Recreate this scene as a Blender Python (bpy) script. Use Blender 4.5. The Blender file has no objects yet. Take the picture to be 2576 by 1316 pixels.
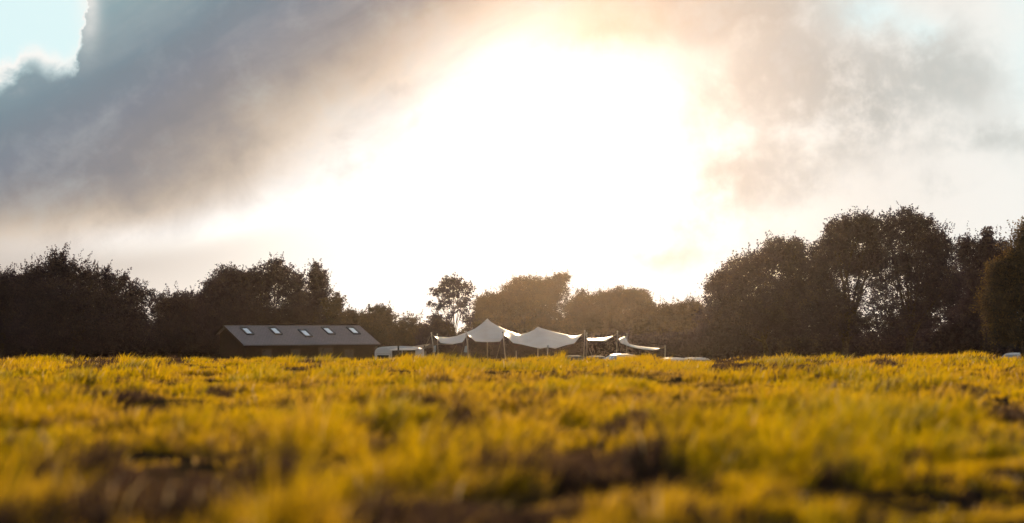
import bpy, math, random
import numpy as np
from mathutils import Vector
R = math.radians
scene = bpy.context.scene
COL = scene.collection

# ------------------------------------------------------------------ camera
CAMZ, FPX = 0.55, 5009.0           # eye height, focal length in units of a 2576 px wide frame (70 mm lens)
TILT = math.atan((889 - 658) / FPX)
cd = bpy.data.cameras.new('camera'); cam = bpy.data.objects.new('camera', cd); COL.objects.link(cam)
cam.location = (0, 0, CAMZ); cam.rotation_euler = (R(90) + TILT, 0, 0)
cd.sensor_width = 36; cd.lens = 70; cd.clip_start = 0.1; cd.clip_end = 9000
cd.dof.use_dof = True; cd.dof.focus_distance = 150; cd.dof.aperture_fstop = 1.5
scene.camera = cam

SUN_AZ, SUN_EL = R(1.9), R(8.2)     # to the right of +Y, above the horizon
scene.view_settings.view_transform = 'Standard'; scene.view_settings.look = 'None'
scene.view_settings.exposure = 0.15; scene.view_settings.gamma = 1.0
scene.cycles.use_denoising = True
scene.cycles.max_bounces = 8; scene.cycles.transparent_max_bounces = 8
scene.cycles.diffuse_bounces = 3; scene.cycles.glossy_bounces = 2; scene.cycles.transmission_bounces = 4
scene.cycles.volume_bounces = 0

sd = bpy.data.lights.new('sun', 'SUN'); sd.energy = 5.0; sd.angle = R(0.53); sd.color = (1.0, 0.71, 0.40)
sun = bpy.data.objects.new('sun', sd); COL.objects.link(sun)
sdir = Vector((math.sin(SUN_AZ) * math.cos(SUN_EL), math.cos(SUN_AZ) * math.cos(SUN_EL), math.sin(SUN_EL)))
sun.rotation_euler = (-sdir).to_track_quat('-Z', 'Y').to_euler()
sun.location = sdir * 400

# ------------------------------------------------------------------ sky: evening sun behind broken cloud
world = bpy.data.worlds.new("World"); scene.world = world; world.use_nodes = True
WT = world.node_tree; WT.nodes.clear()

class E:
    """a float socket with arithmetic"""
    t = WT
    def __init__(s, k): s.k = k
    def __add__(a, b): return mth('ADD', a, b)
    __radd__ = __add__
    def __sub__(a, b): return mth('SUBTRACT', a, b)
    def __rsub__(a, b): return mth('SUBTRACT', b, a)
    def __mul__(a, b): return mth('MULTIPLY', a, b)
    __rmul__ = __mul__
    def __truediv__(a, b): return mth('DIVIDE', a, b)
def plug(t, inp, v):
    if isinstance(v, E): t.links.new(v.k, inp)
    else: inp.default_value = v
def mth(op, *a, clamp=False):
    n = E.t.nodes.new('ShaderNodeMath'); n.operation = op; n.use_clamp = clamp
    for i, v in enumerate(a): plug(E.t, n.inputs[i], v)
    return E(n.outputs[0])
def sstep(v, a, b):
    n = E.t.nodes.new('ShaderNodeMapRange'); n.interpolation_type = 'SMOOTHSTEP'
    plug(E.t, n.inputs[0], v); n.inputs[1].default_value = a; n.inputs[2].default_value = b
    return E(n.outputs[0])
def vec(x, y, z=0.0):
    n = E.t.nodes.new('ShaderNodeCombineXYZ')
    for i, v in enumerate((x, y, z)): plug(E.t, n.inputs[i], v)
    return n.outputs[0]
def fbm(v, scale, detail=6, rough=.5, dist=0.0, off=0.0):
    n = E.t.nodes.new('ShaderNodeTexNoise'); n.inputs['Scale'].default_value = scale
    n.inputs['Detail'].default_value = detail; n.inputs['Roughness'].default_value = rough
    n.inputs['Distortion'].default_value = dist
    m = E.t.nodes.new('ShaderNodeVectorMath'); m.operation = 'ADD'; m.inputs[1].default_value = (off, off * .7, off * 1.3)
    E.t.links.new(v, m.inputs[0]); E.t.links.new(m.outputs[0], n.inputs['Vector'])
    return E(n.outputs[0])
def ramp(v, stops):
    n = E.t.nodes.new('ShaderNodeValToRGB'); plug(E.t, n.inputs[0], v)
    cr = n.color_ramp
    while len(cr.elements) > 1: cr.elements.remove(cr.elements[-1])
    cr.elements[0].position = stops[0][0]; cr.elements[0].color = (*stops[0][1], 1)
    for p, c in stops[1:]:
        e = cr.elements.new(p); e.color = (*c, 1)
    return n.outputs[0]
def cmix(f, a, b, mode='MIX'):
    n = E.t.nodes.new('ShaderNodeMix'); n.data_type = 'RGBA'; n.blend_type = mode; n.clamp_factor = True
    plug(E.t, n.inputs[0], f)
    for i, v in ((6, a), (7, b)):
        if isinstance(v, tuple): n.inputs[i].default_value = (*v, 1)
        else: E.t.links.new(v, n.inputs[i])
    return n.outputs[2]
def curve(v, pts, lo, hi):
    n = E.t.nodes.new('ShaderNodeFloatCurve'); plug(E.t, n.inputs['Value'], v)
    c = n.mapping.curves[0]; n.mapping.use_clip = False
    q = [(x, (y - lo) / (hi - lo)) for x, y in pts]
    while len(c.points) < len(q): c.points.new(.5, .5)
    for p, (x, y) in zip(c.points, q): p.location = (x, y)
    n.mapping.update()
    return E(n.outputs[0]) * (hi - lo) + lo

def build_sky():
    N, L = WT.nodes, WT.links
    tc = N.new('ShaderNodeTexCoord'); sp = N.new('ShaderNodeSeparateXYZ'); L.new(tc.outputs['Generated'], sp.inputs[0])
    dx, dy, dz = (E(o) for o in sp.outputs)
    az = mth('ARCTAN2', dx, dy) * 57.29578                      # degrees right of +Y
    el = mth('ARCSINE', dz) * 57.29578                          # degrees above the horizon
    x = az / 0.01144 + 1288.0                                   # 0.01144 degrees: a handy sky unit
    y = 889.0 - el / 0.01144
    V = vec(x / 1000.0, y / 1000.0, 0.0)
    nb = fbm(V, 1.6, 5, .5, .4, 3.1) - .5                       # broad billows
    nm = fbm(V, 5.0, 8, .58, .3, 7.7) - .5                      # medium
    nf = fbm(V, 16.0, 8, .62, .2, 1.3) - .5                     # fine
    xw = x + nm * 130.0 + nf * 40.0; yw = y + fbm(V, 5.0, 8, .58, .3, 12.0) * 120.0 - 60.0 + nf * 40.0
    def blob(cx, cy, rx, ry, a):
        u = (xw - float(cx)) / float(rx); w = (yw - float(cy)) / float(ry)
        return mth('EXPONENT', (u * u + w * w) * -1.0) * float(a)
    def soft(cx, cy, rx, ry):
        u = (x - float(cx)) / float(rx); w = (y - float(cy)) / float(ry)
        return mth('EXPONENT', (u * u + w * w) * -1.0)
    # thin bright cloud in front of the sun
    glow = soft(1340, 430, 560, 340)
    base = cmix(glow, (.80, .72, .645), (1.7, 1.62, 1.48))
    base = cmix(sstep(x, 1850., 2600.), base, (.90, .89, .845))
    low = soft(1130, 680, 760, 240)
    base = cmix(soft(900, 570, 300, 190) * .8, base, (1.3, 1.23, 1.12))
    base = cmix(low * .75, base, (1.25, 1.17, 1.06))
    base = cmix(soft(-100, 640, 700, 120), base, (.60, .53, .47))
    # clear pale blue air
    clear = (.73, .92, .93)
    base = cmix(sstep(560. - x - y * .9 + nm * 60., 0., 200.), base, clear)
    blue = blob(2170, 35, 110, 60, .9) + blob(2320, 95, 80, 50, .7) + blob(2600, 190, 110, 160, .75) + blob(2560, 20, 60, 40, .4)
    base = cmix(blue, base, (.78, .92, .92))
    # ragged grey and beige cloud on the right
    r = (blob(2010, 270, 230, 130, .42) + blob(2130, 190, 170, 100, .45) + blob(1910, 470, 190, 105, .5) + blob(2350, 150, 120, 90, .7)
         + blob(2430, 235, 115, 75, .6) + blob(1660, 655, 110, 40, .4) + blob(2510, 372, 150, 34, .6) + blob(2365, 475, 85, 40, .4)
         + blob(1790, 575, 170, 75, .42) + blob(1880, 20, 220, 70, .8) + blob(1420, -10, 350, 135, 1.3) + blob(2230, 300, 180, 100, .5)
         + blob(1780, 260, 150, 150, .22) + blob(2060, 490, 70, 80, .25) + blob(1960, 130, 110, 80, .3) + blob(2200, 360, 160, 80, .25))
    wn = nb * 1.1 + nm * 1.2 + nf * .6
    rg = sstep(x + y * .35, 1650., 2150.)
    r = r * (wn * 1.3 + .82) + wn * (rg * .75 + .05) + rg * .09 - blob(2170, 450, 170, 50, .28) - blob(2000, 560, 200, 45, .22) + blob(2250, 430, 240, 40, .12) + blob(1720, 650, 130, 40, .16)
    r = sstep(r, .02, 1.0)
    rc = ramp(sstep(x, 1500., 2500.), [(0, (.72, .57, .44)), (.45, (.63, .54, .46)), (.75, (.49, .48, .445)), (1, (.54, .57, .545))])
    rc = cmix(mth('MULTIPLY', nm * 1.6 + nf * .8 + .05, 1.0, clamp=True), rc, (.80, .76, .71))
    base = cmix(r * .97, base, rc)
    # the great dark cloud on the left
    top = curve((x + nf * 60.0) / 2576.0, [(0, 240), (.02, 195), (.04, 170), (.055, 188), (.072, 182), (.082, 135), (.0875, 40), (.095, -90), (.5, -300), (1, -300)], -320., 300.)
    ed = y - top + nm * 70.0 + nf * 60.0
    s = x * .506 + y * .862 + nb * 150.0 + nm * 90.0 + nf * 16.0 + mth('MAXIMUM', y - 440.0, 0.0) * .75 - soft(430, 520, 330, 120) * 70.0
    dk = ramp(s / 1000.0, [(0.10, (.34, .47, .50)), (.20, (.255, .355, .39)), (.30, (.205, .27, .315)), (.40, (.225, .245, .285)), (.48, (.275, .265, .275)),
                           (.54, (.37, .33, .305)), (.60, (.52, .435, .36)), (.655, (.70, .59, .485)), (.71, (.86, .77, .685)), (.77, (1.04, .98, .92)), (.86, (1.3, 1.25, 1.16))])
    dk = cmix(mth('MULTIPLY', nm * 1.0 + nf * .45 + nb * .4 - .02, 1.0, clamp=True), dk, (.46, .53, .55))
    dk = cmix(mth('MULTIPLY', nm * -.7 - nf * .25 - nb * .6, 1.0, clamp=True), dk, (.20, .20, .225))
    q = x * .862 - y * .506
    streak = fbm(vec((x * .506 + y * .862) / 260.0, q / 900.0, 3.0), 1.5, 7, .6, .5, 9.0) - .5
    dk = cmix(mth('MULTIPLY', streak * 1.7 + nf * .25, 1.0, clamp=True) * .6, dk, (.52, .52, .52))
    dk = cmix(mth('MULTIPLY', streak * -1.8 - nf * .2, 1.0, clamp=True) * .6, dk, (.17, .19, .22))
    fade = sstep(s, 980., 800.)
    fade = fade * sstep(x, 1560., 1180.) * sstep(y, 690., 560.)
    body = sstep(ed, -14., 44.)
    rim = mth('EXPONENT', (ed + 6.0) * (ed + 6.0) / -520.0) * sstep(x + nm * 300., 330., 120.)
    base = cmix(rim * .8, base, (1.0, .95, .90))
    base = cmix(body * fade, base, dk)
    rim2 = soft(232, 40, 26, 90) * (nm * 2.4 + .75)
    base = cmix(mth('MULTIPLY', rim2, 1.0, clamp=True), base, (.98, .93, .87))
    # the rest of the sky: broken cloud lit by the low sun, over the Nishita air
    sky = N.new('ShaderNodeTexSky'); sky.sky_type = 'NISHITA'; sky.sun_disc = False
    sky.sun_elevation = SUN_EL; sky.sun_rotation = SUN_AZ
    bgA = N.new('ShaderNodeBackground'); L.new(sky.outputs[0], bgA.inputs[0]); bgA.inputs[1].default_value = .10
    bgB = N.new('ShaderNodeBackground'); bgB.inputs[1].default_value = .91
    out_f = mth('MAXIMUM', sstep(mth('ABSOLUTE', az), 17., 34.), sstep(el, 11.5, 26.))
    W3 = tc.outputs['Generated']
    puff = fbm(W3, 3.2, 7, .55, .4, 4.4)
    far = cmix(sstep(puff, .3, .7), (.27, .30, .35), (.72, .73, .75))
    L.new(cmix(out_f, base, far), bgB.inputs[0])
    cover = mth('MAXIMUM', 1.0 - out_f, sstep(puff, .40, .58) * .85)
    mx = N.new('ShaderNodeMixShader'); plug(WT, mx.inputs[0], cover)
    L.new(bgA.outputs[0], mx.inputs[1]); L.new(bgB.outputs[0], mx.inputs[2])
    o = N.new('ShaderNodeOutputWorld'); L.new(mx.outputs[0], o.inputs[0])
build_sky()
world.cycles.sampling_method = 'MANUAL'; world.cycles.sample_map_resolution = 2048

# ------------------------------------------------------------------ helpers
def at(px, py, D):
    """the point at depth D along the sight line measured at (px, py)"""
    u, v = (px - 1288) / FPX, (658 - py) / FPX
    c, s = math.cos(TILT), math.sin(TILT)
    k = D / (c - s * v)
    return Vector((u * k, D, CAMZ + (s + c * v) * k))

def new_mat(name):
    m = bpy.data.materials.new(name); m.use_nodes = True
    E.t = m.node_tree
    for n in list(E.t.nodes):
        if n.type != 'OUTPUT_MATERIAL': E.t.nodes.remove(n)
    return m, next(n for n in E.t.nodes if n.type == 'OUTPUT_MATERIAL')
def objco():
    n = E.t.nodes.new('ShaderNodeTexCoord'); return n.outputs['Object']
def paint(name, ca, cb, rough=.6, metal=0.0, scale=3.0, spec=.5, bump=0.0, bscale=20.0, trans=0.0):
    m, out = new_mat(name)
    co = objco()
    c = cmix(sstep(fbm(co, scale, 6, .6), .35, .65), ca, cb)
    b = E.t.nodes.new('ShaderNodeBsdfPrincipled'); E.t.links.new(c, b.inputs['Base Color'])
    rr = fbm(co, scale * 2.3, 4, .5, 0, 5.0) * .25 + (rough - .12); plug(E.t, b.inputs['Roughness'], rr)
    b.inputs['Metallic'].default_value = metal; b.inputs['Specular IOR Level'].default_value = spec
    if bump:
        bn = E.t.nodes.new('ShaderNodeBump'); bn.inputs['Strength'].default_value = bump; bn.inputs['Distance'].default_value = .02
        plug(E.t, bn.inputs['Height'], fbm(co, bscale, 5, .6)); E.t.links.new(bn.outputs[0], b.inputs['Normal'])
    sh = b.outputs[0]
    if trans:
        t = E.t.nodes.new('ShaderNodeBsdfTranslucent'); E.t.links.new(c, t.inputs[0])
        x = E.t.nodes.new('ShaderNodeMixShader'); x.inputs[0].default_value = trans
        E.t.links.new(sh, x.inputs[1]); E.t.links.new(t.outputs[0], x.inputs[2]); sh = x.outputs[0]
    E.t.links.new(sh, out.inputs[0])
    return m
def leafy(name, stops, trans=.45, gloss=.05, grough=.4, tcol=None, refl=1.0, glint=0.0):
    """leaves or blades: colour by the 'tint' attribute, light passes through"""
    m, out = new_mat(name)
    a = E.t.nodes.new('ShaderNodeAttribute'); a.attribute_name = 'tint'
    c = ramp(E(a.outputs['Fac']), stops)
    d = E.t.nodes.new('ShaderNodeBsdfDiffuse'); E.t.links.new(cmix(1.0, c, (refl, refl, refl), 'MULTIPLY') if refl < 1 else c, d.inputs[0])
    t = E.t.nodes.new('ShaderNodeBsdfTranslucent')
    E.t.links.new(cmix(1.0, c, tcol, 'MULTIPLY') if tcol else c, t.inputs[0])
    x = E.t.nodes.new('ShaderNodeMixShader'); x.inputs[0].default_value = trans
    E.t.links.new(d.outputs[0], x.inputs[1]); E.t.links.new(t.outputs[0], x.inputs[2])
    g = E.t.nodes.new('ShaderNodeBsdfGlossy'); g.inputs['Roughness'].default_value = grough
    g.inputs[0].default_value = (.9, .9, .85, 1)
    y = E.t.nodes.new('ShaderNodeMixShader'); y.inputs[0].default_value = gloss
    if glint: plug(E.t, y.inputs[0], mth('GREATER_THAN', E(a.outputs['Fac']), .95) * glint + gloss)
    E.t.links.new(x.outputs[0], y.inputs[1]); E.t.links.new(g.outputs[0], y.inputs[2])
    E.t.links.new(y.outputs[0], out.inputs[0])
    return m

def mesh_np(name, V, sizes, idx, mat, parent=None, tint=None, smooth=False):
    """fast mesh from arrays: V (n,3), sizes per face, flat vertex index list"""
    me = bpy.data.meshes.new(name)
    V = np.asarray(V, np.float32); sizes = np.asarray(sizes, np.int32); idx = np.asarray(idx, np.int32)
    me.vertices.add(len(V)); me.vertices.foreach_set('co', V.ravel())
    me.loops.add(len(idx)); me.loops.foreach_set('vertex_index', idx)
    me.polygons.add(len(sizes))
    st = np.zeros(len(sizes), np.int32); st[1:] = np.cumsum(sizes)[:-1]
    me.polygons.foreach_set('loop_start', st)
    if smooth: me.polygons.foreach_set('use_smooth', np.ones(len(sizes), bool))
    me.update(calc_edges=True)
    if tint is not None:
        at_ = me.attributes.new('tint', 'FLOAT', 'POINT'); at_.data.foreach_set('value', np.asarray(tint, np.float32))
    if mat: me.materials.append(mat)
    o = bpy.data.objects.new(name, me); COL.objects.link(o)
    if parent: o.parent = parent
    return o
class MB:
    """collects simple shapes into one mesh"""
    def __init__(s): s.v, s.f = [], []
    def poly(s, pts, faces):
        o = len(s.v); s.v += [tuple(p) for p in pts]; s.f += [[i + o for i in f] for f in faces]; return s
    def box(s, a, b):
        (x0, y0, z0), (x1, y1, z1) = a, b
        return s.poly([(x0, y0, z0), (x1, y0, z0), (x1, y1, z0), (x0, y1, z0), (x0, y0, z1), (x1, y0, z1), (x1, y1, z1), (x0, y1, z1)],
                      [(0, 3, 2, 1), (4, 5, 6, 7), (0, 1, 5, 4), (1, 2, 6, 5), (2, 3, 7, 6), (3, 0, 4, 7)])
    def hexa(s, a4, b4):
        return s.poly(list(a4) + list(b4), [(0, 3, 2, 1), (4, 5, 6, 7), (0, 1, 5, 4), (1, 2, 6, 5), (2, 3, 7, 6), (3, 0, 4, 7)])
    def tube(s, path, rad, n=8, cap=True):
        path = [Vector(p) for p in path]; rad = rad if hasattr(rad, '__len__') else [rad] * len(path)
        o = len(s.v); up = None
        for i, p in enumerate(path):
            d = (path[min(i + 1, len(path) - 1)] - path[max(i - 1, 0)]).normalized()
            a = d.cross(Vector((0, 0, 1)) if abs(d.z) < .95 else Vector((0, 1, 0))).normalized()
            if up is not None:
                a = (up - d * up.dot(d)).normalized()
            up = a; b = d.cross(a)
            for k in range(n):
                t = 2 * math.pi * k / n; s.v.append(tuple(p + (a * math.cos(t) + b * math.sin(t)) * rad[i]))
        for i in range(len(path) - 1):
            for k in range(n):
                q = (k + 1) % n
                s.f.append([o + i * n + k, o + i * n + q, o + (i + 1) * n + q, o + (i + 1) * n + k])
        if cap:
            s.f.append([o + k for k in range(n)][::-1]); s.f.append([o + (len(path) - 1) * n + k for k in range(n)])
        return s
    def sheet(s, top, bot, rows, th=.004, sag=0.0, zp=1.0):
        """a cloth strip between two polylines of equal length, with thickness"""
        n = len(top); g = []
        for j in range(rows + 1):
            t = j / rows
            g.append([Vector(a).lerp(Vector(b), t) + Vector((0, 0, (b[2] - a[2]) * (t ** zp - t) - sag * 4 * t * (1 - t))) for a, b in zip(top, bot)])
        o = len(s.v)
        for layer in (0, 1):
            for r in g:
                for p in r: s.v.append((p.x, p.y, p.z - layer * th))
        m = n * (rows + 1)
        for j in range(rows):
            for i in range(n - 1):
                q = [o + j * n + i, o + j * n + i + 1, o + (j + 1) * n + i + 1, o + (j + 1) * n + i]
                s.f.append(q); s.f.append([k + m for k in q[::-1]])
        edge = [o + i for i in range(n)] + [o + j * n + n - 1 for j in range(1, rows + 1)] + [o + rows * n + i for i in range(n - 2, -1, -1)] + [o + j * n for j in range(rows - 1, 0, -1)]
        for a, b in zip(edge, edge[1:] + edge[:1]): s.f.append([b, a, a + m, b + m])
        return s
    def build(s, name, mat, parent=None, smooth=False, bevel=0.0, seg=2):
        me = bpy.data.meshes.new(name); me.from_pydata(s.v, [], s.f); me.update()
        if mat: me.materials.append(mat)
        if smooth: me.polygons.foreach_set('use_smooth', [True] * len(me.polygons))
        o = bpy.data.objects.new(name, me); COL.objects.link(o)
        if parent: o.parent = parent
        if bevel:
            b = o.modifiers.new('bevel', 'BEVEL'); b.width = bevel; b.segments = seg; b.limit_method = 'ANGLE'
        return o
def empty(name, loc, rz=0.0):
    o = bpy.data.objects.new(name, None); COL.objects.link(o); o.location = loc; o.rotation_euler = (0, 0, rz); return o
def tag(o, label=None, cat=None, group=None, kind=None):
    if label: o['label'] = label
    if cat: o['category'] = cat
    if group: o['group'] = group
    if kind: o['kind'] = kind
    return o

_rs = np.random.RandomState(5); _tab = _rs.rand(256, 256)
def vnoise(x, y):
    x = np.asarray(x, float); y = np.asarray(y, float)
    xi = np.floor(x).astype(int); yi = np.floor(y).astype(int); fx = x - xi; fy = y - yi
    fx = fx * fx * (3 - 2 * fx); fy = fy * fy * (3 - 2 * fy)
    g = lambda a, b: _tab[a & 255, b & 255]
    return (g(xi, yi) * (1 - fx) + g(xi + 1, yi) * fx) * (1 - fy) + (g(xi, yi + 1) * (1 - fx) + g(xi + 1, yi + 1) * fx) * fy

# ------------------------------------------------------------------ terrain: a field that rises to a low crest, then falls to the camp
CREST = 60.0
CX = [-900, 0, 150, 300, 600, 900, 1000, 1100, 1300, 1450, 1520, 1590, 1640, 1665, 1745, 1790, 1850, 2000, 2170, 2210, 2300, 2450, 2576, 3400]
CY = [900, 900, 899, 899, 898, 900, 899, 896, 899, 898, 895.8, 896.2, 899, 906.5, 905, 899, 894, 895, 896, 892, 893, 892, 896, 896]
KX = [-900, 0, 1600, 1660, 1750, 1850, 2576, 3400]
KZ = [-.95, -.95, -.95, -1.2, -1.2, -1.0, -.92, -.92]
def ground(x, y):
    x = np.asarray(x, float); y = np.asarray(y, float)
    yy = np.maximum(y, 1.0)
    pc = 1288 + x / np.maximum(y, 40.0) * FPX
    zc = CAMZ - (np.interp(pc, CX, CY) - 889) / FPX * CREST - .15
    zk = np.interp(pc, KX, KZ)
    t = np.clip(yy / CREST, 0, 1); t = t * t * (3 - 2 * t) * .35 + t * .65
    u = np.clip((y - CREST) / 55.0, 0, 1); u = u * u * (3 - 2 * u)
    z = np.where(y < CREST, zc * t, zc + (zk - zc) * u)
    near = np.clip((130 - y) / 40, 0, 1)
    z = z + near * ((vnoise(x / 1.7 + 9, y / 1.7) - .5) * .05 + (vnoise(x / .42 + 3, y / .6 + 40) - .5) * .085 * np.clip((60 - y) / 30, 0, 1))
    return z
def gz(x, y): return float(ground(x, y))

def build_ground():
    ys = np.concatenate([np.linspace(-200, -10, 8), np.linspace(-6, 2, 9), 2 + np.cumsum(np.geomspace(.05, 1.25, 260) )[:0], np.linspace(2.1, 8, 70), 8 + np.cumsum(np.linspace(.12, .75, 155)), [78, 81, 85, 90, 97, 104, 112, 120, 135, 160, 190, 230, 280, 350, 500, 800, 1300, 2000, 2600]])
    us = np.concatenate([-np.geomspace(1500, .42, 14), np.linspace(-.40, .40, 161), np.geomspace(.42, 1500, 14)])
    V = []
    for yv in ys:
        w = max(abs(yv), 6.0) if yv < 3 else yv
        xs = np.clip(us * w, -2600, 2600)
        V.append(np.stack([xs, np.full_like(xs, yv), ground(xs, np.full_like(xs, yv))], 1))
    V = np.concatenate(V); n = len(us); m = len(ys)
    i, j = np.meshgrid(np.arange(n - 1), np.arange(m - 1)); b = (j * n + i).ravel()
    F = np.stack([b, b + 1, b + n + 1, b + n], 1)
    mt, out = new_mat('field_soil')
    co = objco()
    c = cmix(sstep(fbm(co, .9, 8, .65), .35, .65), (.035, .024, .018), (.055, .040, .020))
    c = cmix(sstep(fbm(co, 14., 6, .7, 0, 8.), .45, .7), c, (.07, .05, .028))
    b_ = E.t.nodes.new('ShaderNodeBsdfDiffuse'); E.t.links.new(c, b_.inputs[0])
    bn = E.t.nodes.new('ShaderNodeBump'); bn.inputs['Distance'].default_value = .05; plug(E.t, bn.inputs['Height'], fbm(co, 20., 6, .7))
    E.t.links.new(bn.outputs[0], b_.inputs['Normal']); E.t.links.new(b_.outputs[0], out.inputs[0])
    o = mesh_np('ground', V, np.full(len(F), 4), F.ravel(), mt, smooth=True)
    tag(o, kind='structure')
build_ground()

GRASS_STOPS = [(0, (.045, .029, .026)), (.12, (.085, .052, .032)), (.2, (.40, .25, .06)), (.26, (.48, .30, .03)), (.36, (.56, .345, .008)), (.6, (.52, .355, .002)), (.78, (.25, .215, .004)), (1, (.75, .55, .26))]
M_grass = leafy('grass_blades', GRASS_STOPS, trans=.78, gloss=.008, grough=.3, refl=.5, glint=.22)

def blades(bx, by, h, w, ang, lean, tint, face):
    """two-segment bent blades from arrays"""
    n = len(bx); bz = ground(bx, by) - .015
    lx, ly = np.cos(ang) * lean, np.sin(ang) * lean
    px, py = np.cos(face) * w * .5, np.sin(face) * w * .5
    P = np.empty((n, 5, 3), np.float32)
    P[:, 0] = np.stack([bx - px, by - py, bz], 1); P[:, 1] = np.stack([bx + px, by + py, bz], 1)
    mx, my, mz = bx + lx * .36, by + ly * .36, bz + h * .6
    P[:, 2] = np.stack([mx + px * .85, my + py * .85, mz], 1); P[:, 3] = np.stack([mx - px * .85, my - py * .85, mz], 1)
    P[:, 4] = np.stack([bx + lx, by + ly, bz + h], 1)
    base = (np.arange(n) * 5)[:, None]
    idx = np.concatenate([base + np.array([[0, 1, 2, 3]]), base + np.array([[3, 2, 4]])], 1)
    return P.reshape(-1, 3), np.tile([4, 3], n), idx.ravel(), np.repeat(tint, 5)

def build_grass():
    rs = np.random.RandomState(11)
    Vs, Ss, Is, Ts = [], [], [], []; off = 0
    def emit(*a):
        nonlocal off
        v, s, i, t = blades(*a); Vs.append(v); Ss.append(s); Is.append(i + off); Ts.append(t); off += len(v)
    # tufts, thinning with distance as their blades get broader
    bands = [(.5, 2.4, 70, 24), (2.4, 5, 110, 36), (5, 9, 100, 32), (9, 15, 75, 26), (15, 24, 48, 20), (24, 38, 28, 16), (38, 64, 18, 13), (64, 80, 4, 10)]
    for y0, y1, dens, nb in bands:
        area = (y1 - y0) * 2 * (.30 * (y0 + y1) / 2 + 4.6)
        nt = int(area * dens)
        ty = np.sqrt(rs.rand(nt) * (y1 ** 2 - y0 ** 2) + y0 ** 2)
        tx = (rs.rand(nt) * 2 - 1) * (.30 * ty + 4.6)
        sc = 1 + ty / 26.; hn = .56 * vnoise(tx / (.26 * sc) + 17, ty / (.5 * sc) + 5) + .44 * vnoise(tx / 1.1 + 50, ty / 2.2)
        hn = np.clip((hn - .30) * 2.3, 0, 1)
        keep = rs.rand(nt) < .6 + 1.2 * hn
        tx, ty, hn, sc = tx[keep], ty[keep], hn[keep], sc[keep]; nt = len(tx)
        th = (.03 + .135 * hn ** 1.2) * (.6 + .6 * rs.rand(nt) + .9 * rs.rand(nt) ** 6)
        tuft_t = .14 + .58 * vnoise(tx / 1.3 + 80, ty / 2.6 + 7) + .30 * (rs.rand(nt) - .5) + .35 * (hn - .5)
        dp = .7 * vnoise(tx / (.20 * sc ** 1.35) + 31, ty / (.38 * sc ** 1.5) + 77) + .3 * vnoise(tx / 1.6 + 60, ty / 3.5 + 20)
        dark = (dp + .10 * rs.rand(nt) > .705 - .025 * np.clip((11 - ty) / 4, 0, 1) + .035 * np.clip((ty - 18) / 15, 0, 1)) | (rs.rand(nt) < .15)  # dark tufts: shadowed hollows put into the blade tint, plus some dead growth
        tuft_t = np.where(dark, .0 + .1 * rs.rand(nt), np.maximum(tuft_t, .18))
        k = np.repeat(np.arange(nt), nb); n = len(k)
        sp = .035 + .0016 * ty[k]
        r_ = np.sqrt(rs.rand(n)) * sp; a = rs.rand(n) * 6.283
        bx = tx[k] + np.cos(a) * r_; by = ty[k] + np.sin(a) * r_
        h = th[k] * (.45 + .75 * rs.rand(n)) * np.where(dark[k], .8, 1.05)
        lean = h * (.15 + .6 * rs.rand(n) ** 1.5)
        ang = a + (rs.rand(n) - .5) * 1.2
        lx = np.cos(ang) * lean + .22 * h; ly = np.sin(ang) * lean
        w = (.0038 + .00030 * ty[k]) * (.7 + .8 * rs.rand(n))
        t = np.clip(tuft_t[k] + np.where(dark[k], .10, .22) * (rs.rand(n) - .5), 0.0, .86)
        dead = rs.rand(n) < .07; t = np.where(dead, .02 + .22 * rs.rand(n), t)
        pale = rs.rand(n) < .010; t = np.where(pale, 1.0, t)
        emit(bx, by, h, w, np.arctan2(ly, lx), np.hypot(lx, ly), t, rs.rand(n) * 3.1416)
    # taller weedy growth on the crest, where it stands up against the camp and the trees
    for px, wd, hh, cnt in [(1411, 9, .30, 90), (1600, 34, .20, 330), (1570, 20, .17, 160), (1625, 12, .25, 70), (1100, 60, .16, 300), (1330, 80, .15, 300), (680, 50, .17, 200),
                            (300, 60, .15, 200), (2435, 30, .25, 240), (2470, 18, .22, 120), (2400, 25, .16, 120), (2190, 25, .16, 140), (2545, 40, .15, 160), (900, 60, .16, 180), (1940, 70, .14, 200), (60, 50, .15, 150)]:
        D = 56 + rs.rand(cnt) * 6; x = (px + rs.randn(cnt) * wd * .6 - 1288) / FPX * D
        h = hh * (.6 + .75 * rs.rand(cnt)); an = rs.rand(cnt) * 6.283
        lx = np.cos(an) * h * .25 + .15 * h; ly = np.sin(an) * h * .25
        emit(x, D, h, .012 + .012 * rs.rand(cnt), np.arctan2(ly, lx), np.hypot(lx, ly), np.clip(.3 + .35 * rs.rand(cnt), 0, .86), rs.rand(cnt) * 3.1416)
    o = mesh_np('grass', np.concatenate(Vs), np.concatenate(Ss), np.concatenate(Is), M_grass, tint=np.concatenate(Ts))
    tag(o, 'golden backlit rough grass covering the whole field up to the crest', 'grass', kind='stuff')
    print('grass blades', off // 5)
build_grass()

# ------------------------------------------------------------------ trees
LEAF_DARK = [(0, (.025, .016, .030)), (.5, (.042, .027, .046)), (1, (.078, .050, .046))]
LEAF_WARM = [(0, (.036, .022, .018)), (.5, (.066, .042, .026)), (1, (.12, .076, .030))]
M_leaf = leafy('leaf_dark', LEAF_DARK, trans=.45, gloss=.025, grough=.5)
M_warm = leafy('leaf_warm', LEAF_WARM, trans=.5, gloss=.03, grough=.5)
M_bronze = leafy('leaf_bronze', [(0, (.04, .024, .012)), (.5, (.10, .058, .018)), (1, (.24, .135, .032))], trans=.5, gloss=.05, grough=.4)
M_bark = paint('bark', (.045, .03, .022), (.085, .062, .045), rough=.9, scale=6, spec=.1, bump=.6, bscale=14)

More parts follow.
